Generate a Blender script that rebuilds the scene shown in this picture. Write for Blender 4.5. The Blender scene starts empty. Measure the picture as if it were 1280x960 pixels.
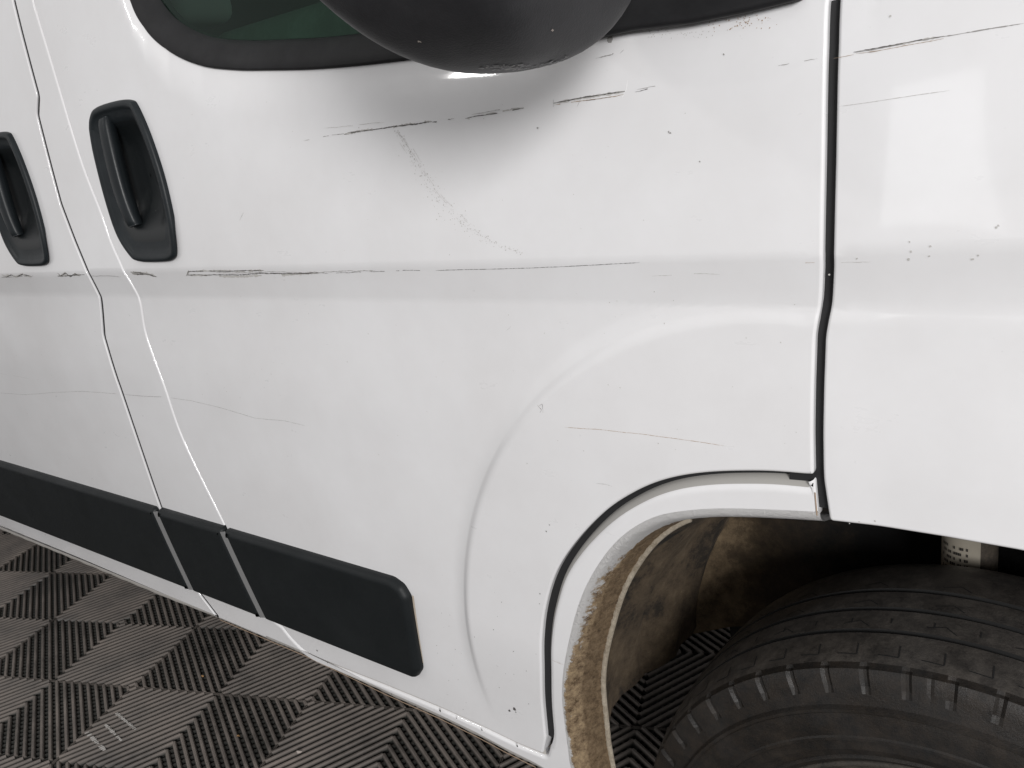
import bpy, bmesh, math, random
import numpy as np
from mathutils import Vector, Matrix
from mathutils.geometry import delaunay_2d_cdt
random.seed(7)
rng = np.random.default_rng(7)
scene = bpy.context.scene
COL = scene.collection

# ------------------------------------------------------------------ camera, world, lamps, exposure
F_PX = 1047.52                     # focal length in pixels of the 1280 px wide photograph
CAM = np.array([0.11621, -0.62680, 1.18362])
RIGHT = np.array([0.792795, 0.592139, -0.144387])
DOWN = np.array([0.069782, -0.323526, -0.943643])
FWD = np.array([-0.605481, 0.738039, -0.297810])
cd = bpy.data.cameras.new('camera'); cam = bpy.data.objects.new('camera', cd); COL.objects.link(cam)
cd.sensor_width = 36.0; cd.lens = F_PX / 1280 * 36.0; cd.clip_start = 0.02; cd.clip_end = 200
m = Matrix.Identity(4)
for i in range(3):
    m[i][0] = RIGHT[i]; m[i][1] = -DOWN[i]; m[i][2] = -FWD[i]; m[i][3] = CAM[i]
cam.matrix_world = m
scene.camera = cam

world = bpy.data.worlds.new('World'); scene.world = world; world.use_nodes = True
bg = world.node_tree.nodes['Background']
bg.inputs['Color'].default_value = (1.0, 0.985, 0.985, 1); bg.inputs['Strength'].default_value = 0.43

def area(name, loc, target, sx, sy, power, col=(1, 1, 1)):
    l = bpy.data.lights.new(name, 'AREA'); l.shape = 'RECTANGLE'; l.size = sx; l.size_y = sy
    l.energy = power; l.color = col
    o = bpy.data.objects.new(name, l); COL.objects.link(o); o.location = loc
    o.rotation_euler = (Vector(target) - Vector(loc)).to_track_quat('-Z', 'Y').to_euler()
    return o
area('door_daylight', (2.65, -3.05, 2.15), (-0.7, 0, 0.9), 1.1, 1.1, 140, (1.0, 0.985, 0.98))
area('window_daylight', (-0.66, -3.5, 1.05), (-0.3, 0, 1.0), 0.55, 0.8, 1.9, (0.98, 0.99, 1.0))
for tx in (-2.9, 1.1):
    area('ceiling_tube', (tx, -1.35, 3.2), (tx, -1.3, 0), 1.5, 0.22, 2, (1.0, 0.98, 0.96))
area('ceiling_lamp', (-2.42, -2.28, 2.55), (-0.9, 0, 1.0), 0.20, 0.14, 5, (1.0, 0.98, 0.96))

vs = scene.view_settings
vs.view_transform = 'Standard'; vs.look = 'None'; vs.gamma = 1.0; vs.use_curve_mapping = False
vs.exposure = 0.25

# ------------------------------------------------------------------ tracing helpers
def ray(u, v):
    return FWD + RIGHT * ((u - 640) / F_PX) + DOWN * ((v - 480) / F_PX)
def at(u, v, y):
    d = ray(u, v); return CAM + d * ((y - CAM[1]) / d[1])
def at_floor(u, v, z=0.0):
    d = ray(u, v); return CAM + d * ((z - CAM[2]) / d[2])
def sm(t):
    t = min(1.0, max(0.0, t)); return t * t * (3 - 2 * t)

# ------------------------------------------------------------------ shape of the van's flank: depth y as a function of (x, z)
FLARE = [(-0.103, 1.008), (-0.187, 1.006), (-0.245, 0.992), (-0.297, 0.97), (-0.348, 0.936), (-0.394, 0.896), (-0.442, 0.841),
         (-0.481, 0.771), (-0.507, 0.704), (-0.523, 0.635), (-0.529, 0.565), (-0.526, 0.507), (-0.515, 0.45)]
FC = (0.0, 0.5)
FLARE = [tuple(p) for p in FLARE]
_fa = [math.atan2(z - FC[1], -(x - FC[0])) for x, z in FLARE][::-1]
_fr = [math.hypot(x - FC[0], z - FC[1]) for x, z in FLARE][::-1]
_t = np.linspace(_fa[0], _fa[-1], 60); _c = np.polyfit(_fa, _fr, 5); _fa, _fr = [float(a) for a in _t], [float(np.polyval(_c, a)) for a in _t]
WIN = [(-2.2, 1.60), (-0.96, 1.46), (-0.937, 1.395), (-0.919, 1.364), (-0.881, 1.329), (-0.816, 1.301), (-0.692, 1.277), (-0.601, 1.265), (-0.485, 1.255),
       (-0.231, 1.237), (-0.098, 1.233), (0.0, 1.232), (1.0, 1.26)]
_wx = [p[0] for p in WIN]; _wz = [p[1] for p in WIN]
from bisect import bisect_right
def lerp(x, X, V):
    if x <= X[0]: return V[0]
    if x >= X[-1]: return V[-1]
    i = bisect_right(X, x) - 1; t = (x - X[i]) / (X[i + 1] - X[i]); return V[i] + t * (V[i + 1] - V[i])
def rise(t):                 # slow start, crisp shoulder
    t = min(1.0, max(0.0, t)); e = 0.34
    if t > 1 - e: return 1 - (1 - t) ** 2 * (1 - (1 - e) ** 2) / e ** 2
    return t * t
def Y(x, z):
    y = 0.0
    d = z - 1.054
    if d > 0:
        y += 0.030 * d + 0.09 * d * d
    else:
        t = -d
        a = 0.0065
        if t < 0.040: g = t / 0.040 * (1.18 - 0.18 * t / 0.040)
        else: g = 1 - sm((t - 0.036) / 0.15)
        y += a * g
        if z < 0.72: y += 0.13 * (0.72 - z) ** 2
    # shoulder that rolls in under the window
    if -1.05 < x < -0.05:
        w = lerp(x, _wx, _wz) - z
        if w < 0.055: y += 2.5 * (0.055 - max(w, -0.05)) ** 2
    # raised flare round the wheel
    if x < 0:
        th = math.atan2(z - FC[1], -(x - FC[0])); r = math.hypot(x - FC[0], z - FC[1])
        rf = lerp(th, _fa, _fr)
        f = rise((rf - r) / 0.032 + 0.62)
    else:
        f = rise((FC[1] + _fr[-1] - z) / 0.032 + 0.62)
    f *= sm((z - 0.455) / 0.17)
    y -= f * lerp(x, [-0.38, -0.29, -0.23, -0.17, -0.12], [0.0064, 0.0058, 0.0046, 0.0030, 0.0022])
    if x > 0: y += 0.10 * x * x
    if x > -0.09:                       # a wing this size is never dead flat
        k = sm((x + 0.09) / 0.05); y += k * (0.00055 * math.sin(13 * x + 9 * z + 1.0) + 0.0004 * math.sin(31 * x - 17 * z))
    return y
def on(u, v, off=0.0):
    y = 0.0
    for _ in range(8):
        p = at(u, v, y + off); y = Y(p[0], p[2])
    return (float(p[0]), float(p[2]))
def px(pts, off=0.0): return [on(u, v, off) for u, v in pts]
def px_curve(pts): return spline(px(pts))
def nrm(x, z):
    e = 1e-3
    n = Vector(((Y(x + e, z) - Y(x - e, z)) / (2 * e), -1, (Y(x, z + e) - Y(x, z - e)) / (2 * e)))
    return n.normalized()

# ------------------------------------------------------------------ materials
def mat(name, col, rough=0.5, metal=0.0, coat=0.0, spec=0.5):
    mt = bpy.data.materials.new(name); mt.use_nodes = True
    b = mt.node_tree.nodes['Principled BSDF']
    b.inputs['Base Color'].default_value = (*col, 1); b.inputs['Roughness'].default_value = rough
    b.inputs['Metallic'].default_value = metal; b.inputs['Coat Weight'].default_value = coat
    b.inputs['Coat Roughness'].default_value = 0.055; b.inputs['Specular IOR Level'].default_value = spec
    return mt
def nodes(mt): return mt.node_tree.nodes, mt.node_tree.links, mt.node_tree.nodes['Principled BSDF']
def noise(mt, scale, detail=5, rough=0.6, vec=None, stretch=None):
    N, L, b = nodes(mt)
    n = N.new('ShaderNodeTexNoise'); n.inputs['Scale'].default_value = scale; n.inputs['Detail'].default_value = detail
    n.inputs['Roughness'].default_value = rough
    tc = N.new('ShaderNodeTexCoord')
    if stretch:
        mp = N.new('ShaderNodeMapping'); mp.inputs['Scale'].default_value = stretch
        L.new(tc.outputs['Object'], mp.inputs['Vector']); L.new(mp.outputs['Vector'], n.inputs['Vector'])
    else: L.new(tc.outputs['Object'], n.inputs['Vector'])
    return n.outputs['Fac']
def ramp(mt, fac, stops):
    N, L, b = nodes(mt)
    r = N.new('ShaderNodeValToRGB'); L.new(fac, r.inputs['Fac'])
    e = r.color_ramp.elements
    while len(e) < len(stops): e.new(0.5)
    for q, (p, c) in zip(e, stops):
        q.position = p; q.color = (*c, 1) if len(c) == 3 else c
    return r.outputs['Color']
def g3(v): return (v, v, v)
def mixc(mt, fac, a, b_):
    N, L, b = nodes(mt)
    x = N.new('ShaderNodeMix'); x.data_type = 'RGBA'
    for s, v in (('Factor', fac), ('A', a), ('B', b_)):
        i = [k for k in x.inputs if k.name == s and (k.type == 'RGBA' or (s == 'Factor' and k.type == 'VALUE'))][0]
        if hasattr(v, 'is_linked'): L.new(v, i)
        elif s == 'Factor': i.default_value = v
        else: i.default_value = (*v, 1)
    return [o for o in x.outputs if o.type == 'RGBA'][0]
def bump(mt, h, strength, dist=0.001):
    N, L, b = nodes(mt)
    k = N.new('ShaderNodeBump'); k.inputs['Strength'].default_value = strength; k.inputs['Distance'].default_value = dist
    L.new(h, k.inputs['Height']); L.new(k.outputs['Normal'], b.inputs['Normal'])

def paint(name, dirt=0.0):
    mt = mat(name, (0.79, 0.79, 0.80), 0.32, 0, 0.9)
    N, L, b = nodes(mt)
    c = ramp(mt, noise(mt, 3.0, 6, 0.65), [(0.35, (0.735, 0.73, 0.735)), (0.62, (0.80, 0.80, 0.81))])
    sp = ramp(mt, noise(mt, 170, 3, 0.6), [(0.70, g3(0)), (0.76, g3(1))])      # fine grime specks
    sp2 = ramp(mt, noise(mt, 9, 3, 0.6), [(0.50, g3(0)), (0.72, g3(0.30))])
    mm = N.new('ShaderNodeMath'); mm.operation = 'MULTIPLY'; L.new(sp, mm.inputs[0]); L.new(sp2, mm.inputs[1])
    c = mixc(mt, mm.outputs[0], c, (0.32, 0.30, 0.27))
    L.new(c, b.inputs['Base Color'])
    L.new(ramp(mt, noise(mt, 22, 5, 0.7, stretch=(0.6, 1, 1.6)), [(0.3, g3(0.26)), (0.75, g3(0.42))]), b.inputs['Roughness'])
    bump(mt, noise(mt, 60, 2, 0.5), 0.05, 0.0006)
    return mt
M = {}
M['paint'] = paint('white_paint')
M['jamb_white'] = mat('jamb_white', (0.52, 0.50, 0.47), 0.5)
M['jamb_dark'] = mat('dark_rubber_seal', (0.012, 0.012, 0.013), 0.7)
M['groove_shade'] = mat('groove_shade_grey', (0.36, 0.35, 0.33), 0.7)  # grey for the shade painted into the arch groove
def plastic(name, col, rough, sc=400, st=0.25, dust=None):
    mt = mat(name, col, rough, spec=0.28)
    N, L, b = nodes(mt)
    bump(mt, noise(mt, sc, 2, 0.5), st, 0.0004)
    f = ramp(mt, noise(mt, 14, 6, 0.7), [(0.42, g3(0)), (0.8, g3(0.35))])
    L.new(mixc(mt, f, col, dust or tuple(min(1, c * 2.6 + 0.012) for c in col)), b.inputs['Base Color'])
    L.new(ramp(mt, noise(mt, 9, 5, 0.6), [(0.3, g3(rough - 0.07)), (0.7, g3(rough + 0.1))]), b.inputs['Roughness'])
    return mt
M['moulding'] = plastic('moulding_black_plastic', (0.0085, 0.0105, 0.0115), 0.50, dust=(0.018, 0.021, 0.022))
M['handle'] = plastic('handle_black_plastic', (0.010, 0.013, 0.015), 0.40)
M['handle_deep'] = mat('handle_cup_plastic', (0.006, 0.008, 0.009), 0.45)
M['mirror'] = plastic('mirror_black_plastic', (0.022, 0.022, 0.024), 0.52, 700, 0.5)
M['seal'] = plastic('window_rubber_seal', (0.013, 0.013, 0.014), 0.6)
M['mirror_rim'] = mat('mirror_rim_plastic', (0.16, 0.16, 0.16), 0.5)
M['mirror_glass'] = mat('mirror_glass', (0.6, 0.62, 0.64), 0.03, 1.0)
# tinted glass: green transparent body under a mirror-like skin
gm = bpy.data.materials.new('green_tinted_glass'); gm.use_nodes = True
N, L = gm.node_tree.nodes, gm.node_tree.links; N.remove(N['Principled BSDF'])
tr = N.new('ShaderNodeBsdfTransparent'); tr.inputs['Color'].default_value = (0.46, 0.72, 0.58, 1)
gl = N.new('ShaderNodeBsdfGlossy'); gl.inputs['Roughness'].default_value = 0.02; gl.inputs['Color'].default_value = (0.8, 1, 0.9, 1)
fr = N.new('ShaderNodeFresnel'); fr.inputs['IOR'].default_value = 1.33
mx = N.new('ShaderNodeMixShader'); L.new(fr.outputs[0], mx.inputs[0]); L.new(tr.outputs[0], mx.inputs[1]); L.new(gl.outputs[0], mx.inputs[2])
L.new(mx.outputs[0], N['Material Output'].inputs['Surface'])
M['glass'] = gm
M['fabric'] = plastic('seat_fabric', (0.10, 0.105, 0.10), 0.75, 500, 0.4)
M['headrest'] = mat('headrest_fabric', (0.25, 0.27, 0.26), 0.85)
M['trim'] = mat('cab_trim_plastic', (0.05, 0.05, 0.05), 0.7)
M['black'] = mat('undercoat_black', (0.010, 0.010, 0.010), 0.9)
M['scratch_dark'] = mat('scratch_dark', (0.085, 0.08, 0.076), 0.6)
M['scratch_grey'] = mat('scratch_grey', (0.30, 0.29, 0.28), 0.6)
M['scratch_light'] = mat('scratch_light', (0.50, 0.49, 0.47), 0.55)
M['scratch_brown'] = mat('scratch_brown', (0.36, 0.26, 0.18), 0.7)
M['scratch_white'] = mat('scratch_white', (0.9, 0.9, 0.9), 0.5)
M['scuff_pale'] = mat('scuffed_plastic', (0.27, 0.27, 0.275), 0.6)
# dried mud over white paint
def mud(name, lo, hi, white=None):
    mt = mat(name, hi, 0.92)
    N, L, b = nodes(mt)
    mid = tuple((a + c2) / 2 for a, c2 in zip(lo, hi))
    c = ramp(mt, noise(mt, 70, 12, 0.85), [(0.40, lo), (0.47, mid), (0.56, hi), (0.66, tuple(min(1, q * 1.25) for q in hi))])
    if white:
        vc = N.new('ShaderNodeAttribute'); vc.attribute_name = 'mud'
        dk = N.new('ShaderNodeAttribute'); dk.attribute_name = 'inner'
        c = mixc(mt, dk.outputs['Fac'], c, ramp(mt, noise(mt, 110, 12, 0.85), [(0.40, (0.10, 0.062, 0.030)), (0.50, (0.23, 0.155, 0.085)), (0.62, (0.34, 0.245, 0.145))]))
        n = noise(mt, 75, 10, 0.85)
        ad = N.new('ShaderNodeMath'); ad.operation = 'ADD'; L.new(n, ad.inputs[0]); L.new(vc.outputs['Fac'], ad.inputs[1])
        f = ramp(mt, ad.outputs[0], [(0.93, g3(0)), (1.00, g3(1))])
        c = mixc(mt, f, white, c)
    L.new(c, b.inputs['Base Color'])
    bump(mt, noise(mt, 240, 8, 0.8), 1.0, 0.006)
    return mt
M['mud_lip'] = mud('muddy_arch_paint', (0.10, 0.055, 0.024), (0.48, 0.35, 0.21), (0.74, 0.73, 0.72))
M['mud_bead'] = mud('muddy_arch_bead', (0.40, 0.33, 0.24), (0.66, 0.58, 0.46))
M['liner'] = mud('muddy_arch_liner', (0.030, 0.024, 0.017), (0.20, 0.145, 0.09))
N, L, b = nodes(M['liner'])
lc = ramp(M['liner'], noise(M['liner'], 13, 12, 0.78), [(0.40, (0.030, 0.023, 0.016)), (0.47, (0.095, 0.068, 0.042)), (0.58, (0.17, 0.124, 0.076)), (0.66, (0.24, 0.18, 0.115)), (0.69, (0.44, 0.33, 0.20))])
L.new(lc, b.inputs['Base Color'])
# tyre rubber
def rubber(name, a, c_):
    mt = mat(name, a, 0.72, spec=0.38)
    N, L, b = nodes(mt)
    L.new(ramp(mt, noise(mt, 48, 14, 0.82), [(0.36, a), (0.50, tuple((p + q) / 2 for p, q in zip(a, c_))), (0.62, c_)]), b.inputs['Base Color'])
    L.new(ramp(mt, noise(mt, 13, 4, 0.6), [(0.4, g3(0.40)), (0.6, g3(0.75))]), b.inputs['Roughness'])
    bump(mt, noise(mt, 420, 6, 0.75), 0.6, 0.0010)
    return mt
M['tread'] = rubber('tyre_tread_rubber', (0.020, 0.018, 0.017), (0.076, 0.068, 0.060))
M['sidewall'] = rubber('tyre_sidewall_rubber', (0.008, 0.008, 0.008), (0.024, 0.019, 0.015))
M['sipe'] = mat('tread_cut', (0.006, 0.006, 0.006), 0.9)
M['rim'] = rubber('dusty_steel_rim', (0.025, 0.024, 0.022), (0.07, 0.06, 0.05))
M['steel'] = rubber('dirty_steel', (0.05, 0.045, 0.04), (0.16, 0.13, 0.10))
M['sticker'] = mat('paper_label', (0.42, 0.38, 0.31), 0.8)
M['ink'] = mat('label_ink', (0.05, 0.045, 0.04), 0.8)
# garage floor tiles
tm = mat('floor_tile_plastic', (0.05, 0.047, 0.043), 0.6)
N, L, b = nodes(tm)
geo = N.new('ShaderNodeNewGeometry'); sep = N.new('ShaderNodeSeparateXYZ'); L.new(geo.outputs['Position'], sep.inputs[0])
tcn = N.new('ShaderNodeTexNoise'); tcn.inputs['Scale'].default_value = 5.0; tcn.inputs['Detail'].default_value = 7; tcn.inputs['Roughness'].default_value = 0.7
L.new(geo.outputs['Position'], tcn.inputs['Vector'])
top = N.new('ShaderNodeMapRange'); top.inputs['From Min'].default_value = -0.0075; top.inputs['From Max'].default_value = -0.0008
L.new(sep.outputs['Z'], top.inputs['Value'])
dust = ramp(tm, tcn.outputs['Fac'], [(0.34, (0.088, 0.077, 0.069)), (0.50, (0.172, 0.149, 0.132)), (0.66, (0.245, 0.211, 0.186))])
L.new(mixc(tm, top.outputs['Result'], (0.022, 0.023, 0.020), dust), b.inputs['Base Color'])
L.new(ramp(tm, tcn.outputs['Fac'], [(0.35, g3(0.45)), (0.6, g3(0.75))]), b.inputs['Roughness'])
M['tile'] = tm
M['slab'] = mat('concrete_slab', (0.035, 0.032, 0.028), 0.95)
M['leaf'] = mat('dry_leaf', (0.35, 0.20, 0.08), 0.8)
M['grit'] = mat('pale_grit', (0.45, 0.40, 0.36), 0.9)
M['streak'] = mat('pale_scrape', (0.55, 0.53, 0.50), 0.8)

# ------------------------------------------------------------------ mesh helpers
def link(name, me, material, parent=None, smooth=True):
    mats = material if isinstance(material, (list, tuple)) else [material]
    for k in mats: me.materials.append(k)
    if smooth:
        for p in me.polygons: p.use_smooth = True
    o = bpy.data.objects.new(name, me); COL.objects.link(o)
    if parent: o.parent = parent
    return o
def mesh(name, verts, faces, material, parent=None, smooth=True, normals=None, fmat=None):
    me = bpy.data.meshes.new(name); me.from_pydata([tuple(map(float, v)) for v in verts], [], faces)
    o = link(name, me, material, parent, smooth)
    if fmat:
        for p, k in zip(me.polygons, fmat): p.material_index = k
    if normals: me.normals_split_custom_set_from_vertices([tuple(n) for n in normals])
    return o
def resample(pts, step, closed=True):
    out = []; n = len(pts)
    for i in range(n if closed else n - 1):
        a, b_ = np.array(pts[i]), np.array(pts[(i + 1) % n]); k = max(1, int(math.ceil(np.linalg.norm(b_ - a) / step)))
        for j in range(k): out.append(tuple(a + (b_ - a) * j / k))
    if not closed: out.append(tuple(pts[-1]))
    return out
def chaikin(pts, it=2, closed=True):
    for _ in range(it):
        o = []; n = len(pts)
        if not closed: o.append(pts[0])
        for i in range(n if closed else n - 1):
            a, b_ = np.array(pts[i]), np.array(pts[(i + 1) % n]); o += [tuple(a * .75 + b_ * .25), tuple(a * .25 + b_ * .75)]
        if not closed: o.append(pts[-1])
        pts = o
    return pts
def spline(pts, k=6):
    out = []; n = len(pts); Q = [np.array(p, float) for p in pts]
    for i in range(n - 1):
        p0, p1, p2, p3 = Q[max(i - 1, 0)], Q[i], Q[i + 1], Q[min(i + 2, n - 1)]
        for j in range(k):
            t = j / k; out.append(tuple(0.5 * ((2 * p1) + (p2 - p0) * t + (2 * p0 - 5 * p1 + 4 * p2 - p3) * t * t + (3 * p1 - p0 - 3 * p2 + p3) * t ** 3)))
    out.append(tuple(Q[-1])); return out
def dedupe(pts, eps):
    o = [pts[0]]
    for p in pts[1:]:
        if math.dist(p, o[-1]) > eps: o.append(p)
    if math.dist(o[0], o[-1]) <= eps: o.pop()
    return o
def outward(pts):
    n = len(pts); A = np.array(pts); s = 0.5 * np.sum(A[:, 0] * np.roll(A[:, 1], -1) - np.roll(A[:, 0], -1) * A[:, 1])
    sg = 1 if s > 0 else -1
    T = np.roll(A, -1, 0) - np.roll(A, 1, 0); T /= np.linalg.norm(T, axis=1)[:, None] + 1e-12
    return np.c_[T[:, 1], -T[:, 0]] * sg
def inside_many(poly, P):
    A = np.array(poly); B = np.roll(A, -1, 0); P = np.asarray(P, float); c = np.zeros(len(P), bool)
    ok = (P[:, 0] > A[:, 0].min()) & (P[:, 0] < A[:, 0].max()) & (P[:, 1] > A[:, 1].min()) & (P[:, 1] < A[:, 1].max())
    Q = P[ok]; cc = np.zeros(len(Q), bool)
    for a, b_ in zip(A, B):
        if a[1] == b_[1]: continue
        cc ^= ((a[1] > Q[:, 1]) != (b_[1] > Q[:, 1])) & (Q[:, 0] < (b_[0] - a[0]) * (Q[:, 1] - a[1]) / (b_[1] - a[1]) + a[0])
    c[ok] = cc; return c
def grid_inside(poly, step, margin):
    """points of a square grid inside a polygon and not too close to its outline"""
    A = np.array(poly); B = np.roll(A, -1, 0)
    xs = np.arange(A[:, 0].min(), A[:, 0].max(), step); zs = np.arange(A[:, 1].min(), A[:, 1].max(), step)
    gx, gz = np.meshgrid(xs, zs); P = np.c_[gx.ravel(), gz.ravel()]
    c = np.zeros(len(P), bool); dmin = np.full(len(P), 1e9)
    for a, b_ in zip(A, B):
        cond = (a[1] > P[:, 1]) != (b_[1] > P[:, 1])
        with np.errstate(divide='ignore', invalid='ignore'):
            xx = (b_[0] - a[0]) * (P[:, 1] - a[1]) / (b_[1] - a[1]) + a[0]
        c ^= cond & (P[:, 0] < xx)
        d = b_ - a; e_ = margin * 1.5
        nb = np.flatnonzero((P[:, 0] > min(a[0], b_[0]) - e_) & (P[:, 0] < max(a[0], b_[0]) + e_) & (P[:, 1] > min(a[1], b_[1]) - e_) & (P[:, 1] < max(a[1], b_[1]) + e_))
        if len(nb):
            q = P[nb] - a; t = np.clip((q @ d) / (d @ d + 1e-15), 0, 1); dmin[nb] = np.minimum(dmin[nb], np.hypot(*(q - t[:, None] * d).T))
    return P[c & (dmin > margin)]
def panel(name, outline, material, parent, yo=0.0, radius=0.0025, depth=0.014, gap=0.0, step=0.010, hole=None, surf=None, chk=2, seg=0.014, arc=False):
    """sheet that follows the flank inside an outline given in (x, z), its edges rolled back"""
    surf = surf or Y
    pts = dedupe(chaikin(resample(outline, seg), chk), 0.0012)
    A = np.array(pts); O = outward(pts)
    A = A - O * gap
    rad = np.array([radius(*p) if callable(radius) else radius for p in A])
    rings = []; K = 4
    for k in range(K + 1):
        th = k / K * math.pi / 2
        rings.append((A - O * (rad * (1 - math.sin(th)))[:, None], rad * (1 - math.cos(th)), th))
    ring0 = [tuple(p) for p in rings[0][0]]; n = len(ring0)
    inner = [tuple(p) for p in grid_inside(ring0, step, step * 0.45)]
    if arc:      # rows of points that follow the flare, so that its edge stays smooth
        P = np.array(inner); rr = np.hypot(P[:, 0] - FC[0], P[:, 1] - FC[1]); th = np.arctan2(P[:, 1] - FC[1], -(P[:, 0] - FC[0]))
        near = (np.abs(rr - np.interp(th, _fa, _fr)) < 0.027) & (P[:, 0] < 0) & (P[:, 1] > 0.43)
        P = P[~near]; Q = []
        for a in np.linspace(_fa[0], math.pi / 2 - 0.12, 170):
            for d in np.linspace(-0.0225, 0.0255, 17):
                r = lerp(a, _fa, _fr) + d; Q.append((FC[0] - r * math.cos(a), FC[1] + r * math.sin(a)))
        Q = np.array(Q); Q = Q[inside_many(ring0, Q)]
        R0 = np.array(ring0); keep = [np.min(np.hypot(*(R0 - q).T)) > 0.005 for q in Q]
        inner = [tuple(p) for p in P] + [tuple(q) for q in Q[keep]]
    ev = [Vector(p) for p in ring0]; edges = [(i, (i + 1) % n) for i in range(n)]
    hole_pts = []
    if hole:
        for hl in hole:
            hp = dedupe(chaikin(resample(hl, seg), chk), 0.0012); hole_pts.append(hp)
            h0 = len(ev); ev += [Vector(p) for p in hp]; edges += [(h0 + i, h0 + (i + 1) % len(hp)) for i in range(len(hp))]
        inner = np.array(inner)
        for hp in hole_pts: inner = inner[~inside_many(hp, inner)]
        inner = [tuple(p) for p in inner]
    ev += [Vector(p) for p in inner]
    vo, eo, fo, vorig, _, _ = delaunay_2d_cdt(ev, edges, [], 1, 1e-6)
    verts = []; nors = []; back = {}
    for i, v in enumerate(vo):
        x, z = v; verts.append((x, surf(x, z) + yo, z)); nors.append(nrm(x, z))
        for k in vorig[i]: back[k] = i
    faces = []
    cen = [((vo[f[0]][0] + vo[f[1]][0] + vo[f[2]][0]) / 3, (vo[f[0]][1] + vo[f[1]][1] + vo[f[2]][1]) / 3) for f in fo]
    drop = np.zeros(len(fo), bool)
    for hp in hole_pts: drop |= inside_many(hp, cen)
    for fi, f in enumerate(fo):
        if drop[fi]: continue
        a, b_, c_ = (vo[f[0]], vo[f[1]], vo[f[2]])
        s = (b_[0] - a[0]) * (c_[1] - a[1]) - (b_[1] - a[1]) * (c_[0] - a[0])
        faces.append(tuple(f) if s > 0 else tuple(reversed(f)))
    prev = [back[i] for i in range(n)]
    A0 = np.array(ring0); s = 0.5 * np.sum(A0[:, 0] * np.roll(A0[:, 1], -1) - np.roll(A0[:, 0], -1) * A0[:, 1])
    for k in list(range(1, K + 1)) + [K + 1]:
        cur = []
        R_, dy, th = rings[min(k, K)]
        for i in range(n):
            x, z = R_[i]; n0 = nrm(x, z); o3 = Vector((O[i][0], 0, O[i][1]))
            verts.append((x, surf(x, z) + yo + dy[i] + (depth if k > K else 0), z))
            nors.append((n0 * math.cos(th) + o3 * math.sin(th)).normalized()); cur.append(len(verts) - 1)
        for i in range(n):
            j = (i + 1) % n
            q = (prev[i], cur[i], cur[j], prev[j])
            faces.append(q if s > 0 else tuple(reversed(q)))
        prev = cur
    return mesh(name, verts, faces, material, parent, True, nors)
def ribbon(name, path, width, off, material, parent, step=0.01, closed=False):
    """flat strip laid along a path on the flank, sunk in or proud by off"""
    P = np.array(resample(path, step, closed)); n = len(P)
    T = np.gradient(P, axis=0); T /= np.linalg.norm(T, axis=1)[:, None] + 1e-12
    Nn = np.c_[-T[:, 1], T[:, 0]]
    v = []; f = []
    for p, q in zip(P, Nn):
        for s in (-.5, .5):
            x, z = p + q * s * width; v.append((x, Y(x, z) + (off(x, z) if callable(off) else off), z))
    for i in range(n - 1): f.append((2 * i, 2 * i + 1, 2 * i + 3, 2 * i + 2))
    return mesh(name, v, f, material, parent)
def revolve(prof, n, cx, cz, a0=0.0, a1=2 * math.pi, mod=None):
    """profile of (y, r) turned round the axle at (cx, cz)"""
    v = []; f = []; full = abs(a1 - a0 - 2 * math.pi) < 1e-6; m_ = len(prof); cnt = n if full else n + 1
    for i in range(cnt):
        a = a0 + (a1 - a0) * i / n
        for k, (y, r) in enumerate(prof):
            if mod: y, r = mod(k, a, y, r)
            v.append((cx + r * math.cos(a), y, cz + r * math.sin(a)))
    for i in range(n):
        j = (i + 1) % cnt
        for k in range(m_ - 1): f.append((i * m_ + k, j * m_ + k, j * m_ + k + 1, i * m_ + k + 1))
    return v, f
def tube(path, rad, nseg=12):
    v = []; f = []; P = [Vector(p) for p in path]
    for i, p in enumerate(P):
        t = (P[min(i + 1, len(P) - 1)] - P[max(i - 1, 0)]).normalized()
        s = t.orthogonal().normalized() if i == 0 else (s - t * s.dot(t)).normalized()
        w = t.cross(s); r = rad[i] if hasattr(rad, '__len__') else rad
        for k in range(nseg):
            a = 2 * math.pi * k / nseg; v.append(tuple(p + s * math.cos(a) * r + w * math.sin(a) * r))
    for i in range(len(P) - 1):
        for k in range(nseg):
            k2 = (k + 1) % nseg; f.append((i * nseg + k, i * nseg + k2, (i + 1) * nseg + k2, (i + 1) * nseg + k))
    f.append(tuple(range(nseg - 1, -1, -1))); f.append(tuple((len(P) - 1) * nseg + k for k in range(nseg)))
    return v, f
def box(x0, x1, y0, y1, z0, z1):
    v = [(x, y, z) for x in (x0, x1) for y in (y0, y1) for z in (z0, z1)]
    return v, [(0, 1, 3, 2), (4, 6, 7, 5), (0, 4, 5, 1), (2, 3, 7, 6), (0, 2, 6, 4), (1, 5, 7, 3)]
def bevel_box(name, b6, material, parent, w=0.01, seg=3):
    v, f = box(*b6); me = bpy.data.meshes.new(name); me.from_pydata(v, [], f)
    bm = bmesh.new(); bm.from_mesh(me); bmesh.ops.recalc_face_normals(bm, faces=bm.faces)
    bmesh.ops.bevel(bm, geom=bm.edges[:], offset=w, segments=seg, profile=0.5, affect='EDGES'); bm.to_mesh(me); bm.free()
    return link(name, me, material, parent)

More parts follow.
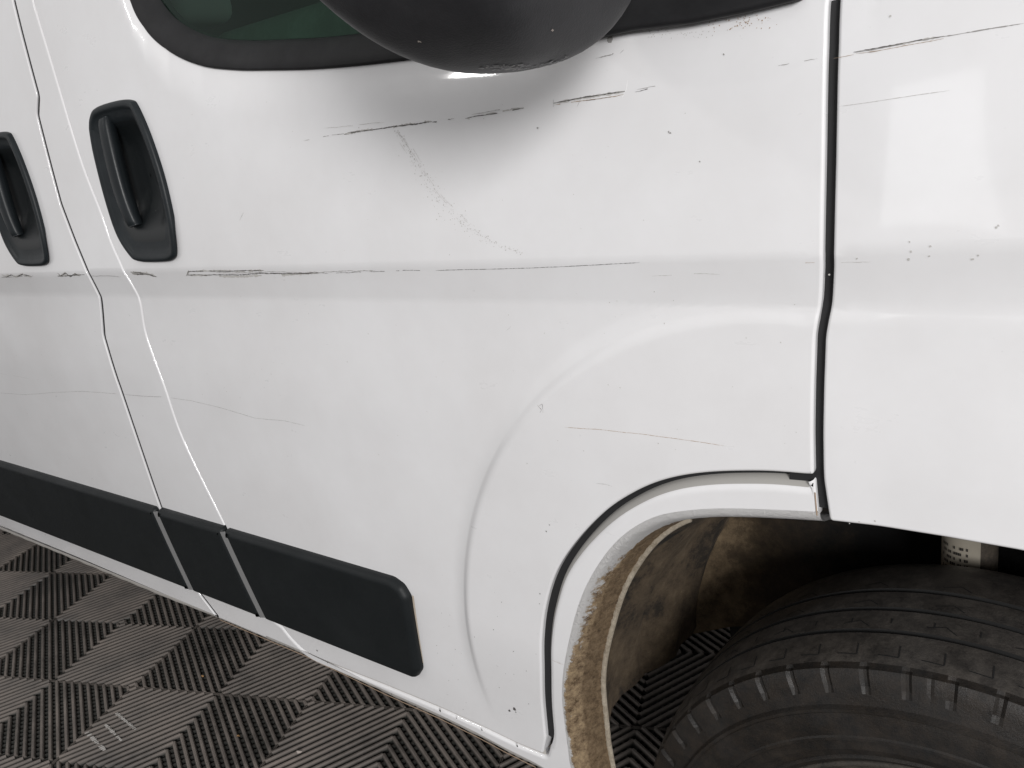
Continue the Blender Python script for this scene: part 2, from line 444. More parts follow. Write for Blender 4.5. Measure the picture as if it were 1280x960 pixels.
# ------------------------------------------------------------------ floor: concrete slab and interlocking ribbed tiles
floor = mesh('floor', [(-14, -8, -0.024), (8, -8, -0.024), (8, 10, -0.024), (-14, 10, -0.024)], [(0, 1, 2, 3)], M['slab'])
floor['kind'] = 'structure'; floor['label'] = 'dark concrete slab under the ribbed garage tiles'
S_ = 0.25; TH = 0.35648; G0 = np.array([-2.38301, 0.16343])
U_ = np.array([math.cos(TH), math.sin(TH)]); V_ = np.array([math.sin(TH), -math.cos(TH)])
def tile_mesh():
    """one tile, 2 x 2 fields of diagonal ribs over a lattice; local axes u, v; centre is the middle of the nested diamonds"""
    v = []; f = []
    NR = 10; P = S_ / NR
    def bar(a, b_, w, z0, z1, rnd=True):
        a = np.array(a); b_ = np.array(b_); d = b_ - a; l = np.linalg.norm(d)
        if l < 0.004: return
        d /= l; q = np.array([-d[1], d[0]])
        prof = [(-w * 1.1, z0), (-w, z1 - 0.0065), (-w * 0.78, z1 - 0.0026), (-w * 0.36, z1), (w * 0.36, z1), (w * 0.78, z1 - 0.0026), (w, z1 - 0.0065), (w * 1.1, z0)] if rnd else [(-w, z0), (-w * 0.7, z1), (w * 0.7, z1), (w, z0)]
        s = len(v); k = len(prof)
        for e in (a, b_):
            for o_, z in prof: v.append((*(e + q * o_), z))
        for i in range(k - 1): f.append((s + i, s + i + 1, s + k + i + 1, s + k + i))
        f.append(tuple(s + i for i in range(k))); f.append(tuple(s + k + i for i in reversed(range(k))))
    e = 0.0012
    for qi in (-1, 0):
        for qj in (-1, 0):
            dark = (qi == qj)            # fields on the main diagonal have ribs across it (nested diamonds)
            x0, y0 = qi * S_, qj * S_
            for k in range(-NR, NR):
                c = (k + 0.5) * P
                # line a - b = c (dark=False) or a + b = S_ + c (dark=True) clipped to the field
                if not dark:
                    a0 = max(0, c); a1 = min(S_, S_ + c); p, q = (a0, a0 - c), (a1, a1 - c)
                else:
                    t = S_ + c; a0 = max(0, t - S_); a1 = min(S_, t); p, q = (a0, t - a0), (a1, t - a1)
                sh = lambda w_: (x0 + min(max(w_[0], e), S_ - e), y0 + min(max(w_[1], e), S_ - e))
                bar(sh(p), sh(q), 0.0052, -0.0200, 0.0)
                # lattice under the ribs, across them
                if dark:
                    a0 = max(0, c); a1 = min(S_, S_ + c); p, q = (a0, a0 - c), (a1, a1 - c)
                else:
                    t = S_ + c; a0 = max(0, t - S_); a1 = min(S_, t); p, q = (a0, t - a0), (a1, t - a1)
                bar(sh(p), sh(q), 0.0038, -0.0215, -0.0066, False)
            # thin frame rails under the field's edges
    for a, b_ in (((-S_, -S_), (S_, -S_)), ((S_, -S_), (S_, S_)), ((S_, S_), (-S_, S_)), ((-S_, S_), (-S_, -S_))):
        a = np.array(a) * 0.9925; b_ = np.array(b_) * 0.9925
        bar(a, b_, 0.0012, -0.0215, -0.0030, False)
    me = bpy.data.meshes.new('floor_tile'); me.from_pydata(v, [], f); me.materials.append(M['tile'])
    return me
tme = tile_mesh()
def pxof(P):
    d = np.array(P) - CAM; w = d @ FWD
    return None if w < 0.1 else (640 + F_PX * (d @ RIGHT) / w, 480 + F_PX * (d @ DOWN) / w)
for m_ in range(-8, 9):
    for n_ in range(-10, 6):
        ci, cj = 2 * m_ + 1, 2 * n_
        c = G0 + S_ * (ci * U_ + cj * V_)
        pp = pxof((c[0], c[1], 0))
        if pp is None or not (-330 < pp[0] < 1500 and 560 < pp[1] < 1500): continue
        if c[1] > 3.6: continue
        o = bpy.data.objects.new('floor_tile', tme); COL.objects.link(o); o.parent = floor
        o.matrix_world = Matrix(((U_[0], V_[0], 0, c[0]), (U_[1], V_[1], 0, c[1]), (0, 0, 1, 0), (0, 0, 0, 1)))

# ------------------------------------------------------------------ the van
van = bpy.data.objects.new('delivery_van', None); COL.objects.link(van); van.empty_display_size = 0.2
van['label'] = 'scratched white delivery van with black lower moulding, muddy wheel arch and black mirror'
van['category'] = 'van'

GAP1 = px([(16, 0), (26, 41), (47, 120), (46, 144), (75, 255), (92, 300), (109, 341), (125, 373), (129, 420), (150, 487), (201, 636), (249, 742), (272, 772)])
GAP2 = px_curve([(40, 0), (67, 90), (101, 202), (124, 262), (137, 300), (154, 339), (174, 375), (182, 418), (204, 480), (229, 551), (281, 658), (335, 770)])
GAP2C = px_curve([(352, 784), (366, 801), (384, 817), (409, 829)])
DOORBOT = px([(480, 857), (550, 886), (603, 910), (646, 931), (680, 945)])
ARCHGAP = px_curve([(684, 925), (680, 880), (679, 840), (679, 800), (684, 760), (697, 718), (720, 682), (755, 645), (790, 621), (830, 604), (880, 595), (950, 593), (1008, 597)])
FGAP = px([(1021, 597), (1020, 540), (1021, 480), (1023, 420), (1031, 375), (1033, 330), (1035, 200), (1038, 60), (1040, 0)])
SILLBOT = px([(272, 774), (380, 820), (480, 868), (547, 898), (596, 922), (631, 941), (667, 959)])
ARCHIN = [(-0.400, 0.395)] + px_curve([(718, 955), (711, 900), (709, 870), (713, 830), (729, 765), (750, 720), (780, 682), (820, 657), (870, 648), (930, 647), (1026, 652)])

HP = px_curve([(116, 160), (117, 146), (124, 134), (150, 125.5), (166, 125), (174, 133), (190, 170), (207, 222), (219, 275), (223.5, 312), (220, 323), (208, 326.5),
         (178, 326), (166, 318), (150, 292), (136, 250), (122, 195), (117, 168)])
_c = np.array(HP).mean(0); HOLE1 = [tuple(_c + (np.array(p) - _c) * 0.93) for p in HP]
HX = on(62, 318)[0] - on(223, 312)[0]
TOPZ = 1.92
fx, fz = FGAP[-1]
# front door, with an opening for the window
win_out = spline([(-0.950, 1.47), (-0.940, 1.405), (-0.918, 1.362), (-0.877, 1.328), (-0.816, 1.301), (-0.750, 1.286), (-0.692, 1.277), (-0.601, 1.265), (-0.485, 1.255), (-0.30, 1.243), (-0.215, 1.262)]) + [ (-0.235, 1.31), (-0.45, 1.62), (-0.60, 1.80), (-0.93, 1.82)]
front_outline = [(-1.115, TOPZ), (-1.125, 1.60)] + GAP2 + GAP2C + DOORBOT + ARCHGAP + FGAP + [(fx + .005, 1.25), (-0.40, 1.66), (-0.56, TOPZ)]
front_door = panel('front_door', front_outline, M['paint'], van, radius=0.0028, gap=0.0026, hole=[win_out, HOLE1], step=0.008, arc=True)
front_door['label'] = 'scratched white front door'
# sliding door
g0 = GAP1[0]
slide_outline = [(g0[0] + 0.01, TOPZ)] + GAP1 + px([(200, 742), (100, 699), (0, 658)]) + [(-2.45, 0.455), (-2.45, TOPZ)]
sliding_door = panel('sliding_door', slide_outline, M['paint'], van, radius=0.0018, gap=0.0026, step=0.012, hole=[[(x + HX, z) for x, z in HOLE1]])
# body side: pillar between the doors, sill, and the panel round the wheel arch
ag = np.array(ARCHGAP); Tg = np.gradient(ag, axis=0); Tg /= np.linalg.norm(Tg, axis=1)[:, None]
BODYGAP = [tuple(p + np.array([t[1], -t[0]]) * (0.0034 * sm((0.80 - p[1]) / 0.12) * sm((p[1] - 0.455) / 0.03))) for p, t in zip(ag, Tg)]
body_outline = ([(g0[0] + 0.01, TOPZ)] + GAP1 + SILLBOT + ARCHIN + FGAP[:1] + BODYGAP[::-1] + DOORBOT[::-1] + GAP2C[::-1] + GAP2[::-1] + [(-1.125, 1.60), (-1.115, TOPZ)])
ARCHGAP_FINE = resample(ARCHGAP, 0.006, False)
def body_r(x, z):
    if x > -0.45 and x < -0.0955 and min(math.hypot(x - a, z - b_) for a, b_ in ARCHGAP_FINE) < 0.012: return 0.0026 + (0.0059 + 0.0065 * sm((z - 0.70) / 0.12)) * sm((-0.0955 - x) / 0.006)
    if z < 0.50 and x > -1.0: return 0.0060
    return 0.0026
body_side = panel('body_side_panel', body_outline, M['paint'], van, yo=0.0015, radius=body_r, gap=0.0026, depth=0.010, step=0.010)
# front wing
fend_outline = [(x + 0.0022, z) for x, z in FGAP[::-1]] + px([(1033, 655), (1100, 663), (1180, 676), (1280, 694)]) + [(0.16, 0.815), (0.26, 0.76), (0.35, 0.67), (0.40, 0.55), (0.41, 0.44), (0.60, 0.42),
               (0.72, 0.55), (0.74, 0.85), (0.55, 1.05), (0.25, 1.20), (fx + 0.005, 1.27)]
fender = panel('front_wing', fend_outline, M['paint'], van, radius=0.0028, gap=0.0028, depth=0.012, step=0.011)
# what shows in the gaps
for nm, path, w, off, mt in (('door_seal', GAP1, 0.014, 0.0028, 'jamb_dark'), ('door_jamb', GAP2 + GAP2C + DOORBOT, 0.030, 0.0050, 'jamb_white'),
                             ('wing_seal', [(FGAP[0][0], FGAP[0][1] - 0.03)] + FGAP, 0.050, 0.0065, 'jamb_dark'), ('arch_seal', BODYGAP, 0.030, lambda x, z: 0.0068 + 0.0045 * sm((z - 0.68) / 0.14), 'jamb_dark')):
    ribbon(nm, chaikin(path, 1, False), w, off, M[mt], van)
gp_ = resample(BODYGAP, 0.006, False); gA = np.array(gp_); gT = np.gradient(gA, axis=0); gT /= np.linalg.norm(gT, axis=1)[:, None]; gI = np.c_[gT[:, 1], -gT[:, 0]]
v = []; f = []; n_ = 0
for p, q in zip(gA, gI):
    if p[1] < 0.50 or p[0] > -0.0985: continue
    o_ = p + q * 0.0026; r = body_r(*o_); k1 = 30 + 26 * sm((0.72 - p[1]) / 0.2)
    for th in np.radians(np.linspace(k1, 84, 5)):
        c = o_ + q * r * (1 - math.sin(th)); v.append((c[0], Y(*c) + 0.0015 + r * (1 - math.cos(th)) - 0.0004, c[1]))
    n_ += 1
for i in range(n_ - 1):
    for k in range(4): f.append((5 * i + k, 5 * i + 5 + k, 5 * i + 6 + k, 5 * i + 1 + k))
mesh('arch_groove_shade', v, f, M['groove_shade'], body_side)  # painted shade: grey strip over the rolled edge beside the door
# pinch flange under the sill
fl = [(-2.45, 0.449)] + px([(0, 663), (100, 704), (200, 746)]) + [(x, z) for x, z in SILLBOT] + [(-0.40, SILLBOT[-1][1])]
v = []; f = []
fl = resample(fl, 0.02, False)
for x, z in fl:
    w = 0.0012 * math.sin(x * 90) + 0.0006 * math.sin(x * 231)
    for y_, dz in ((0.006, 0.004), (0.007, -0.004 + w * .4), (0.011, -0.007 + w), (0.022, -0.010 + w)): v.append((x, Y(x, z) + y_, z + dz))
for i in range(len(fl) - 1):
    for k in range(3): f.append((4 * i + k, 4 * i + 4 + k, 4 * i + 5 + k, 4 * i + 1 + k))
mesh('sill_flange', v, f, M['jamb_white'], van)
ribbon('rust_line', [(x, z - 0.0035) for x, z in resample(SILLBOT, 0.02, False)], 0.0016, 0.0035, M['scratch_brown'], body_side)
ribbon('rust_stain', px([(1018.5, 616), (1021, 645)]), 0.0010, 0.0006, M['scratch_brown'], body_side)

# muddy return lip of the wheel arch, with its bead
ap = chaikin(resample(ARCHIN, 0.012, False), 1, False)
apn = np.array(ap); T = np.gradient(apn, axis=0); T /= np.linalg.norm(T, axis=1)[:, None]
into = np.c_[T[:, 1], -T[:, 0]]          # towards the wheel
if into[5] @ np.array([1, 0]) < 0: into = -into
v = []; f = []; amt = []; inn = []; K = 10
prof = [(0.0028, -0.0085), (0.0022, -0.0055), (0.0023, -0.0030), (0.0035, -0.0005), (0.0095, 0.0035), (0.019, 0.007), (0.022, 0.0085), (0.030, 0.0115), (0.040, 0.014), (0.050, 0.0175)]
for i, (p, q) in enumerate(zip(apn, into)):
    low = sm((0.835 - p[1]) / 0.12); vlow = sm((0.66 - p[1]) / 0.1)
    for k, (dy, dn) in enumerate(prof):
        wob = 0.0016 * math.sin(i * 1.7 + k * 2.1) * (k > 1) * low * rng.uniform(.4, 1)
        x, z = p + q * (dn + wob); v.append((x, Y(x, z) + dy - 0.0012, z))
        amt.append(min(0.62, low * (0.10 + 0.10 * k + 0.22 * vlow)) + (0.6 if k >= 6 else 0) * (0.45 + low)); inn.append(1.0 if k >= 6 else 0.0)
for i in range(len(apn) - 1):
    for k in range(K - 1): f.append((K * i + k, K * i + k + 1, K * i + K + k + 1, K * i + K + k))
lip = mesh('arch_lip', v, f, M['mud_lip'], van)
at_ = lip.data.attributes.new('mud', 'FLOAT', 'POINT')
for i, a in enumerate(amt): at_.data[i].value = a
at_ = lip.data.attributes.new('inner', 'FLOAT', 'POINT')
for i, a in enumerate(inn): at_.data[i].value = a
lip['label'] = 'wheel arch lip caked with dried brown mud'
bead = [(x + q[0] * 0.0185, Y(x, z) + 0.0495, z + q[1] * 0.0185) for (x, z), q in zip(apn, into)]
cut = [i for i, b_ in enumerate(bead) if b_[0] < -0.235]
v, f = tube(bead[:cut[-1] + 1], 0.0034, 8); mesh('lip_bead', v, f, M['mud_bead'], lip)

# lower black moulding in three pieces
zt, zb = 0.650, 0.4955
M['bevel_light'] = mat('moulding_bevel_light', (0.20, 0.20, 0.20), 0.75)  # grey paints in the light caught by the bevelled piece ends
def mould_piece(name, pts): return panel(name, pts, M['moulding'], van, yo=-0.0125, radius=0.0105, depth=0.006, gap=0.0, step=0.02, chk=2, seg=0.012)
a1t, a1b = on(199, 637), on(247, 741); a2t, a2b = on(284, 661), on(338, 776)
m0 = mould_piece('lower_moulding', [(-2.44, zt), (a1t[0] - .001, zt), (a1b[0] - .001, zb), (-2.44, zb)])
m1 = mould_piece('lower_moulding', [(a1t[0] + .009, zt), (a2t[0] - .004, zt), (a2b[0] - .004, zb), (a1b[0] + .009, zb)])
er, eb = on(519, 735), on(527, 828)
m2 = mould_piece('lower_moulding', [(a2t[0] + .005, zt), (-0.640, zt), (-0.6235, 0.643), (-0.6155, 0.628), (eb[0] + .002, eb[1] - 0.008), (eb[0] - 0.012, zb - .002), (a2b[0] + .005, zb)])
for p_, q_ in (((a1t[0] + .004, zt - .004), (a1b[0] + .004, zb + .004)), ((a2t[0], zt - .004), (a2b[0], zb + .004))):
    ribbon('bevel_light_strip', [p_, q_], 0.020, -0.0098, M['bevel_light'], van)
# rust stain round the moulding's end
M['stain'] = mat('faint_rust', (0.50, 0.43, 0.35), 0.8)
ribbon('rust_stain', [(-0.6135, 0.628), (-0.617, 0.60), (eb[0] + .0025, eb[1])], 0.0030, -0.0004, M['stain'], front_door)

# window: seal, glass, cab inside
def scale_out(pts, d):
    A = np.array(dedupe(chaikin(resample(pts, 0.014), 2), 0.0012)); O = outward([tuple(p) for p in A]); return [tuple(p) for p in A - O * d]
so = scale_out(win_out, -0.003); si = scale_out(win_out, 0.030)
v = []; f = []; n = len(so)
ringsd = [(0.0, 0.004), (0.04, -0.0035), (0.12, -0.006), (0.5, -0.0045), (0.85, -0.002), (0.95, 0.003), (1.0, 0.012)]
for t, dy in ringsd:
    for a, b_ in zip(so, si):
        x = a[0] * (1 - t) + b_[0] * t; z = a[1] * (1 - t) + b_[1] * t; v.append((x, Y(x, z) + dy, z))
for k in range(len(ringsd) - 1):
    for i in range(n):
        j = (i + 1) % n; f.append((k * n + i, k * n + j, (k + 1) * n + j, (k + 1) * n + i))
mesh('window_seal', v, f, M['seal'], front_door)
gp = scale_out(win_out, 0.022)
v = [(x, 0.018 + 0.09 * (z - 1.054) ** 2 + 0.030 * (z - 1.054) + 0.006, z) for x, z in gp]; v.append((-0.6, 0.018 + 0.09 * .47 ** 2 + 0.02, 1.52))
mesh('window_glass', v, [(i, (i + 1) % n, n) for i in range(n)], M['glass'], front_door)
v, f = box(-2.1, -0.46, 0.09, 1.75, 0.72, 1.95)
cabm = mesh('cab_interior', v, [f[0], f[3], f[4], f[5]], M['trim'], van, False)
cabm['label'] = 'dark inside of the cab behind the tinted window'
v, f = box(-1.27, -0.45, 0.045, 0.088, 0.60, 1.20); mesh('door_card', v, f, M['trim'], front_door, False)
# seat back and far door seen through the glass
s1 = bevel_box('seat', (-1.205, -0.68, 0.30, 0.44, 0.74, 1.395), M['fabric'], van, 0.035, 5)
s2 = bevel_box('headrest', (-1.62, -1.425, 0.42, 0.56, 1.455, 1.66), M['headrest'], s1, 0.03, 4)

# door handles
def handle(dx, lab):
    pts = np.array(dedupe(chaikin(resample(HP, 0.012), 2), 0.001)); O = outward([tuple(p) for p in pts]); c = pts.mean(0)
    def ringpt(d, cen=None, s=1.0):
        q = pts - O * d
        if cen is not None: q = cen + (q - cen) * s
        return q
    R = [(ringpt(0), 0.003), (ringpt(0.0), -0.004), (ringpt(0.0012), -0.0065), (ringpt(0.004), -0.0078), (ringpt(0.0085), -0.0072), (ringpt(0.0105), -0.0055), (ringpt(0.0125), -0.0040)]
    v = []; f = []; n = len(pts)
    ce = c + np.array([0.006, 0.006])
    for s, y_ in ((0.93, -0.003), (0.85, 0.001), (0.76, 0.008), (0.64, 0.016), (0.5, 0.021), (0.25, 0.023), (0.02, 0.023)):
        q = ringpt(0.0125); q = ce + (q - ce) * s
        # the bottom third of the dish stays shallow
        R.append((q, y_))
    for q, y_ in R:
        for x, z in q:
            yy = y_
            if y_ > -0.0035: yy = -0.003 + (y_ + 0.003) * sm((z - (c[1] - 0.075)) / 0.05)
            v.append((x + dx, Y(x + dx, z) + yy, z))
    for k in range(len(R) - 1):
        for i in range(n):
            j = (i + 1) % n; f.append((k * n + i, k * n + j, (k + 1) * n + j, (k + 1) * n + i))
    fm = [1 if k >= 8 else 0 for k in range(len(R) - 1) for i in range(n)]
    h = mesh('door_handle', v, f, [M['handle'], M['handle_deep']], van, True, None, fm)
    h['label'] = lab
    # grip bar
    path = chaikin([on(133, 147), on(140, 175), on(151, 220), on(161, 255), on(171, 282)], 2, False)
    v = []; f = []; K = 9; m2_ = len(path)
    for i, (x, z) in enumerate(path):
        t = i / (m2_ - 1); w = 0.0132 * (0.80 + 0.20 * math.sin(math.pi * t)); out = -0.005 - 0.009 * math.sin(math.pi * (0.04 + 0.92 * t)) ** 0.5
        for k in range(K):
            a = math.pi * k / (K - 1)
            v.append((x + dx - w * math.cos(a), Y(x, z) + 0.004 + (out - 0.004) * math.sin(a) ** 0.30, z + 0.15 * -w * math.cos(a)))
    for i in range(m2_ - 1):
        for k in range(K): 
            k2 = (k + 1) % K; f.append((i * K + k, i * K + k2, (i + 1) * K + k2, (i + 1) * K + k))
    f.append(tuple(range(K))); f.append(tuple((m2_ - 1) * K + k for k in reversed(range(K))))
    mesh('grip', v, f, M['handle'], h)
    return h
handle(0.0, 'black recessed handle of the front door')
handle(HX, 'black recessed handle of the sliding door')

# wing mirror: housing, glass, foot on the door
def superq(c, h, e, nu=48, nv=64, tweak=None):
    v = []; f = []
    sp = lambda w, p: math.copysign(abs(w) ** p, w)
    for i in range(nu + 1):
        a = -math.pi / 2 + math.pi * i / nu
        for j in range(nv):
            b_ = 2 * math.pi * j / nv
            x = sp(math.cos(a), e[0]) * sp(math.cos(b_), e[1]); y = sp(math.cos(a), e[0]) * sp(math.sin(b_), e[1]); z = sp(math.sin(a), e[0])
            if tweak: x, y, z = tweak(x, y, z)
            v.append((c[0] + h[0] * x, c[1] + h[1] * y, c[2] + h[2] * z))
    for i in range(nu):
        for j in range(nv):
            j2 = (j + 1) % nv; f.append((i * nv + j, i * nv + j2, (i + 1) * nv + j2, (i + 1) * nv + j))
    return v, f
def mtw(x, y, z):
    if x < -0.86: x = -0.86 + (x + 0.86) * 0.12        # flat rear face that carries the glass
    k = max(0, -z - 0.4); x += 0.4326 * k; y += 0.0753 * k
    return x, y, z
MC = (-0.2525, -0.160, 1.4348); MH = (0.1021, 0.135, 0.222)
v, f = superq(MC, MH, (0.8411, 0.4459), tweak=mtw)
mirror = mesh('wing_mirror', v, f, M['mirror'], van); mirror['label'] = 'black wing mirror housing scuffed underneath'
v, f = superq((MC[0] - 0.0838, MC[1], MC[2] + 0.02), (0.0025, 0.088, 0.16), (0.45, 0.5), 24, 32)
mesh('mirror_glass', v, f, M['mirror_glass'], mirror)
# rim round the rear face
rp = []
for i in range(73):
    ph = 2 * math.pi * i / 72; cy_, cz_ = math.cos(ph), math.sin(ph); lo, hi = 0.0, 1.5
    for _ in range(40):
        k = (lo + hi) / 2; val = (0.86 ** (2 / 0.4459) + abs(k * cy_) ** (2 / 0.4459)) ** (0.4459 / 0.8411) + abs(k * cz_) ** (2 / 0.8411)
        lo, hi = (k, hi) if val < 1 else (lo, k)
    x_, y_, z_ = mtw(-0.868, lo * cy_, lo * cz_); rp.append((MC[0] + MH[0] * x_, MC[1] + MH[1] * y_, MC[2] + MH[2] * z_))
v, f = tube(rp, 0.0011, 6); mesh('mirror_rim', v, f, M['mirror_rim'], mirror)
# foot: wedge on the door below the quarter window
ft = px([(740, 50), (800, 38), (870, 30), (940, 16), (1012, -2)]) + [(-0.095, 1.27), (-0.16, 1.36), (-0.30, 1.36), (-0.31, 1.26)]
panel('mirror_foot', ft, M['seal'], mirror, yo=-0.014, radius=0.006, depth=0.02, step=0.02)
v, f = tube([(-0.17, 0.03, 1.34), (-0.185, -0.05, 1.345), (-0.20, -0.12, 1.36)], [0.05, 0.045, 0.05], 16)
mesh('mirror_arm', v, f, M['mirror'], mirror)

# ------------------------------------------------------------------ wheels
WX, WZ = 0.0, 0.341
def tyre_mesh():
    prof = []
    y0, y1 = 0.046, 0.246      # outer and inner tread edge
    def crown(y):
        t = (y - (y0 + y1) / 2) / ((y1 - y0) / 2); return 0.341 - 0.0075 * t * t - 0.004 * t ** 8
    tag = []
    def add(y, r, k): prof.append((y, r)); tag.append(k)
    for y, r in ((0.066, 0.220), (0.052, 0.224), (0.044, 0.232), (0.041, 0.236), (0.0425, 0.239), (0.0375, 0.243), (0.033, 0.252), (0.0320, 0.262), (0.0300, 0.2635), (0.0300, 0.2665), (0.0315, 0.268), (0.0305, 0.280), (0.0322, 0.2915), (0.0302, 0.2935), (0.0302, 0.2965), (0.0350, 0.2985), (0.0375, 0.309)): add(y, r, 's')
    for y, r in ((0.0395, 0.3160), (0.0400, 0.3185), (0.0415, 0.3225), (0.0430, 0.3265), (0.0455, 0.3300), (0.0490, crown(0.049))): add(y, r, 'l')
    for y in np.arange(0.053, 0.083, 0.006): add(y, crown(y), 't')
    for gc in (0.0955, 0.133, 0.170):
        w = 0.0036; add(gc - w, crown(gc), 't'); add(gc - w * .75, crown(gc) - 0.0065, 'g'); add(gc + w * .75, crown(gc) - 0.0065, 'g'); add(gc + w, crown(gc), 't')
        add(gc + 0.0185, crown(gc + 0.0185), 't')
    for y in (0.208, 0.226, 0.240): add(y, crown(y), 't')
    for y, r in ((0.2455, 0.330), (0.252, 0.316), (0.259, 0.28), (0.256, 0.24), (0.24, 0.212), (0.228, 0.208)): add(y, r, 's')
    NL = 56; n = NL * 12
    def mod(k, a, y, r):
        if tag[k] == 'l':
            ph = (a / (2 * math.pi) * NL) % 1.0
            if ph < 0.085: return y + 0.0026, r - 0.0018
            if 0.50 < ph < 0.54: return y + 0.0010, r - 0.0006
        return y, r
    v, f = revolve(prof, n, 0, 0, mod=mod)
    fm = []
    m_ = len(prof)
    for i in range(n):
        for k in range(m_ - 1): fm.append({'s': 1, 'l': 1, 't': 0, 'g': 2}[tag[k]])
    # sipes: narrow L-shaped cuts in the ribs
    def strip(a0, ya, a1, yb, w):
        s = len(v)
        d = np.array([(a1 - a0) * 0.34, yb - ya]); l = np.linalg.norm(d); q = np.array([-d[1], d[0]]) / l * w / 2
        K = 4
        for i in range(K + 1):
            t = i / K
            for sg in (-1, 1):
                a = a0 + (a1 - a0) * t + sg * q[0] / 0.34; y = ya + (yb - ya) * t + sg * q[1]
                r = crown(y) + 0.0004; v.append((r * math.cos(a), y, r * math.sin(a)))
        for i in range(K): f.append((s + 2 * i, s + 2 * i + 1, s + 2 * i + 3, s + 2 * i + 2)); fm.append(2)
    for k in range(NL):
        a = 2 * math.pi * (k + 0.3) / NL; j = rng.uniform(-.1, .1) / NL * 6
        strip(a, 0.062, a + 0.004, 0.076, 0.0013); strip(a, 0.0615, a + 0.055, 0.0625, 0.0011)
        if k % 2 == 0:
            for gy in (0.103, 0.140, 0.178):
                strip(a + j, gy, a + j + 0.03, gy + 0.009, 0.0011); strip(a + j + 0.03, gy + 0.009, a + j + 0.075, gy + 0.004, 0.0011)
        strip(a + 0.05, 0.108, a + 0.052, 0.116, 0.0013)
    return v, f, fm
tv, tf, tfm = tyre_mesh()
rimprof = [(0.075, 0.217), (0.050, 0.2205), (0.0445, 0.2255), (0.0475, 0.2295), (0.056, 0.226), (0.058, 0.218), (0.062, 0.20), (0.080, 0.175), (0.075, 0.15), (0.066, 0.10), (0.075, 0.07), (0.05, 0.06), (0.05, 0.001)]
def wheel(x, flip=False, yoff=0.0, seen=True):
    v, f = revolve(rimprof, 96, 0, 0)
    w = mesh('wheel', v, f, M['rim'], van)
    t = mesh('tyre', tv, tf, [M['tread'], M['sidewall'], M['sipe']], w, True, None, tfm); t.data.set_sharp_from_angle(angle=math.radians(17))
    w.location = (x, yoff, WZ)
    if flip: w.rotation_euler = (0, 0, math.pi)
    return w
w0 = wheel(0.0)
w0['label'] = 'front wheel with worn dusty tyre'
for (x, fl_, yo) in ((-3.45, False, 0.0), (-3.45, True, 1.98), (0.0, True, 1.98)):
    w = bpy.data.objects.new('wheel', w0.data); COL.objects.link(w); w.parent = van; w.location = (x, yo, WZ)
    if fl_: w.rotation_euler = (0, 0, math.pi)
    t = bpy.data.objects.new('tyre', w0.children[0].data); COL.objects.link(t); t.parent = w

# wheel housing: liner, inner wall, strut with paper label, brake shield
def liner_mod(k, a, y, r): return y, r + 0.006 * math.sin(a * 7 + k) + 0.004 * math.sin(k * 2.3)
prof = [(y, 0.428 if y < 0.09 else 0.420 - 0.03 * sm((y - .09) / .3)) for y in np.linspace(0.052, 0.40, 14)]
v, f = revolve(prof, 80, 0.0, 0.43, math.radians(-10), math.radians(180), mod=liner_mod)
# skirt below: rear part drops a little at the outside
rear = [(0.0 + 0.428 * math.cos(math.radians(185)), 0.43 + 0.428 * math.sin(math.radians(185)))]
liner = mesh('wheel_arch_liner', v, f, M['liner'], van); liner['label'] = 'wheel arch liner brown with dried mud'
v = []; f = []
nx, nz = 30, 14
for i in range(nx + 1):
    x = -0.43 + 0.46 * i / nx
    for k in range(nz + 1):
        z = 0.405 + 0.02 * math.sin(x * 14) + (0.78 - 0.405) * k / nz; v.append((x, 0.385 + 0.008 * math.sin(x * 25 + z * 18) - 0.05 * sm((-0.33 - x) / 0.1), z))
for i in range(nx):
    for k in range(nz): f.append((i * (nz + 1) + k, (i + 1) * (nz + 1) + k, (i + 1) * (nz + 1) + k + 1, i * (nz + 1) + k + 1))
wm = mat('liner_mud_painted_falloff', (0.012, 0.012, 0.012), 0.85, spec=0.2)
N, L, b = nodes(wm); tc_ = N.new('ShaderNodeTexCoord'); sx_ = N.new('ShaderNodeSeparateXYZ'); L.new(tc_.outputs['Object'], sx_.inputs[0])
mr_ = N.new('ShaderNodeMapRange'); mr_.inputs['From Min'].default_value = -0.40; mr_.inputs['From Max'].default_value = -0.10; mr_.inputs['To Min'].default_value = 0.42; mr_.inputs['To Max'].default_value = -0.35  # mud fades to black towards the front: light fall-off painted in
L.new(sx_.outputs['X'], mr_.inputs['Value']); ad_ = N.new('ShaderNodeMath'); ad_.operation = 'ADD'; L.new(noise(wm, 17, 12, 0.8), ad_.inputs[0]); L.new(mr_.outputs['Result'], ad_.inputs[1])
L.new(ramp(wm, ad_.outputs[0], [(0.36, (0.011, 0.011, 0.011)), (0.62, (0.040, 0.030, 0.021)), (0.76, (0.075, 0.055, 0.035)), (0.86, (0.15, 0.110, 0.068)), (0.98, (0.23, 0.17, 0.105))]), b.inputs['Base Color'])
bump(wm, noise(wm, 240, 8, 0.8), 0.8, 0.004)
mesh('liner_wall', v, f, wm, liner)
v, f = box(-0.46, 0.46, 0.405, 0.45, 0.50, 1.15); mesh('inner_wing', v, f, M['black'], van, False)
v, f = tube([(-0.034, 0.31, 0.42), (-0.034, 0.33, 0.95)], 0.028, 32); strut = mesh('suspension_strut', v, f, M['steel'], van)
v = []; f = []
for i in range(17):
    a = math.radians(195 + 105 * i / 16)
    for z in (0.618, 0.700): 
        yc = 0.31 + (z - 0.42) * 0.02 / 0.53; v.append((-0.034 + 0.0287 * math.cos(a), yc + 0.0287 * math.sin(a), z))
for i in range(16): f.append((2 * i, 2 * i + 2, 2 * i + 3, 2 * i + 1))
st = mesh('paper_label', v, f, M['sticker'], strut)
v = []; f = []
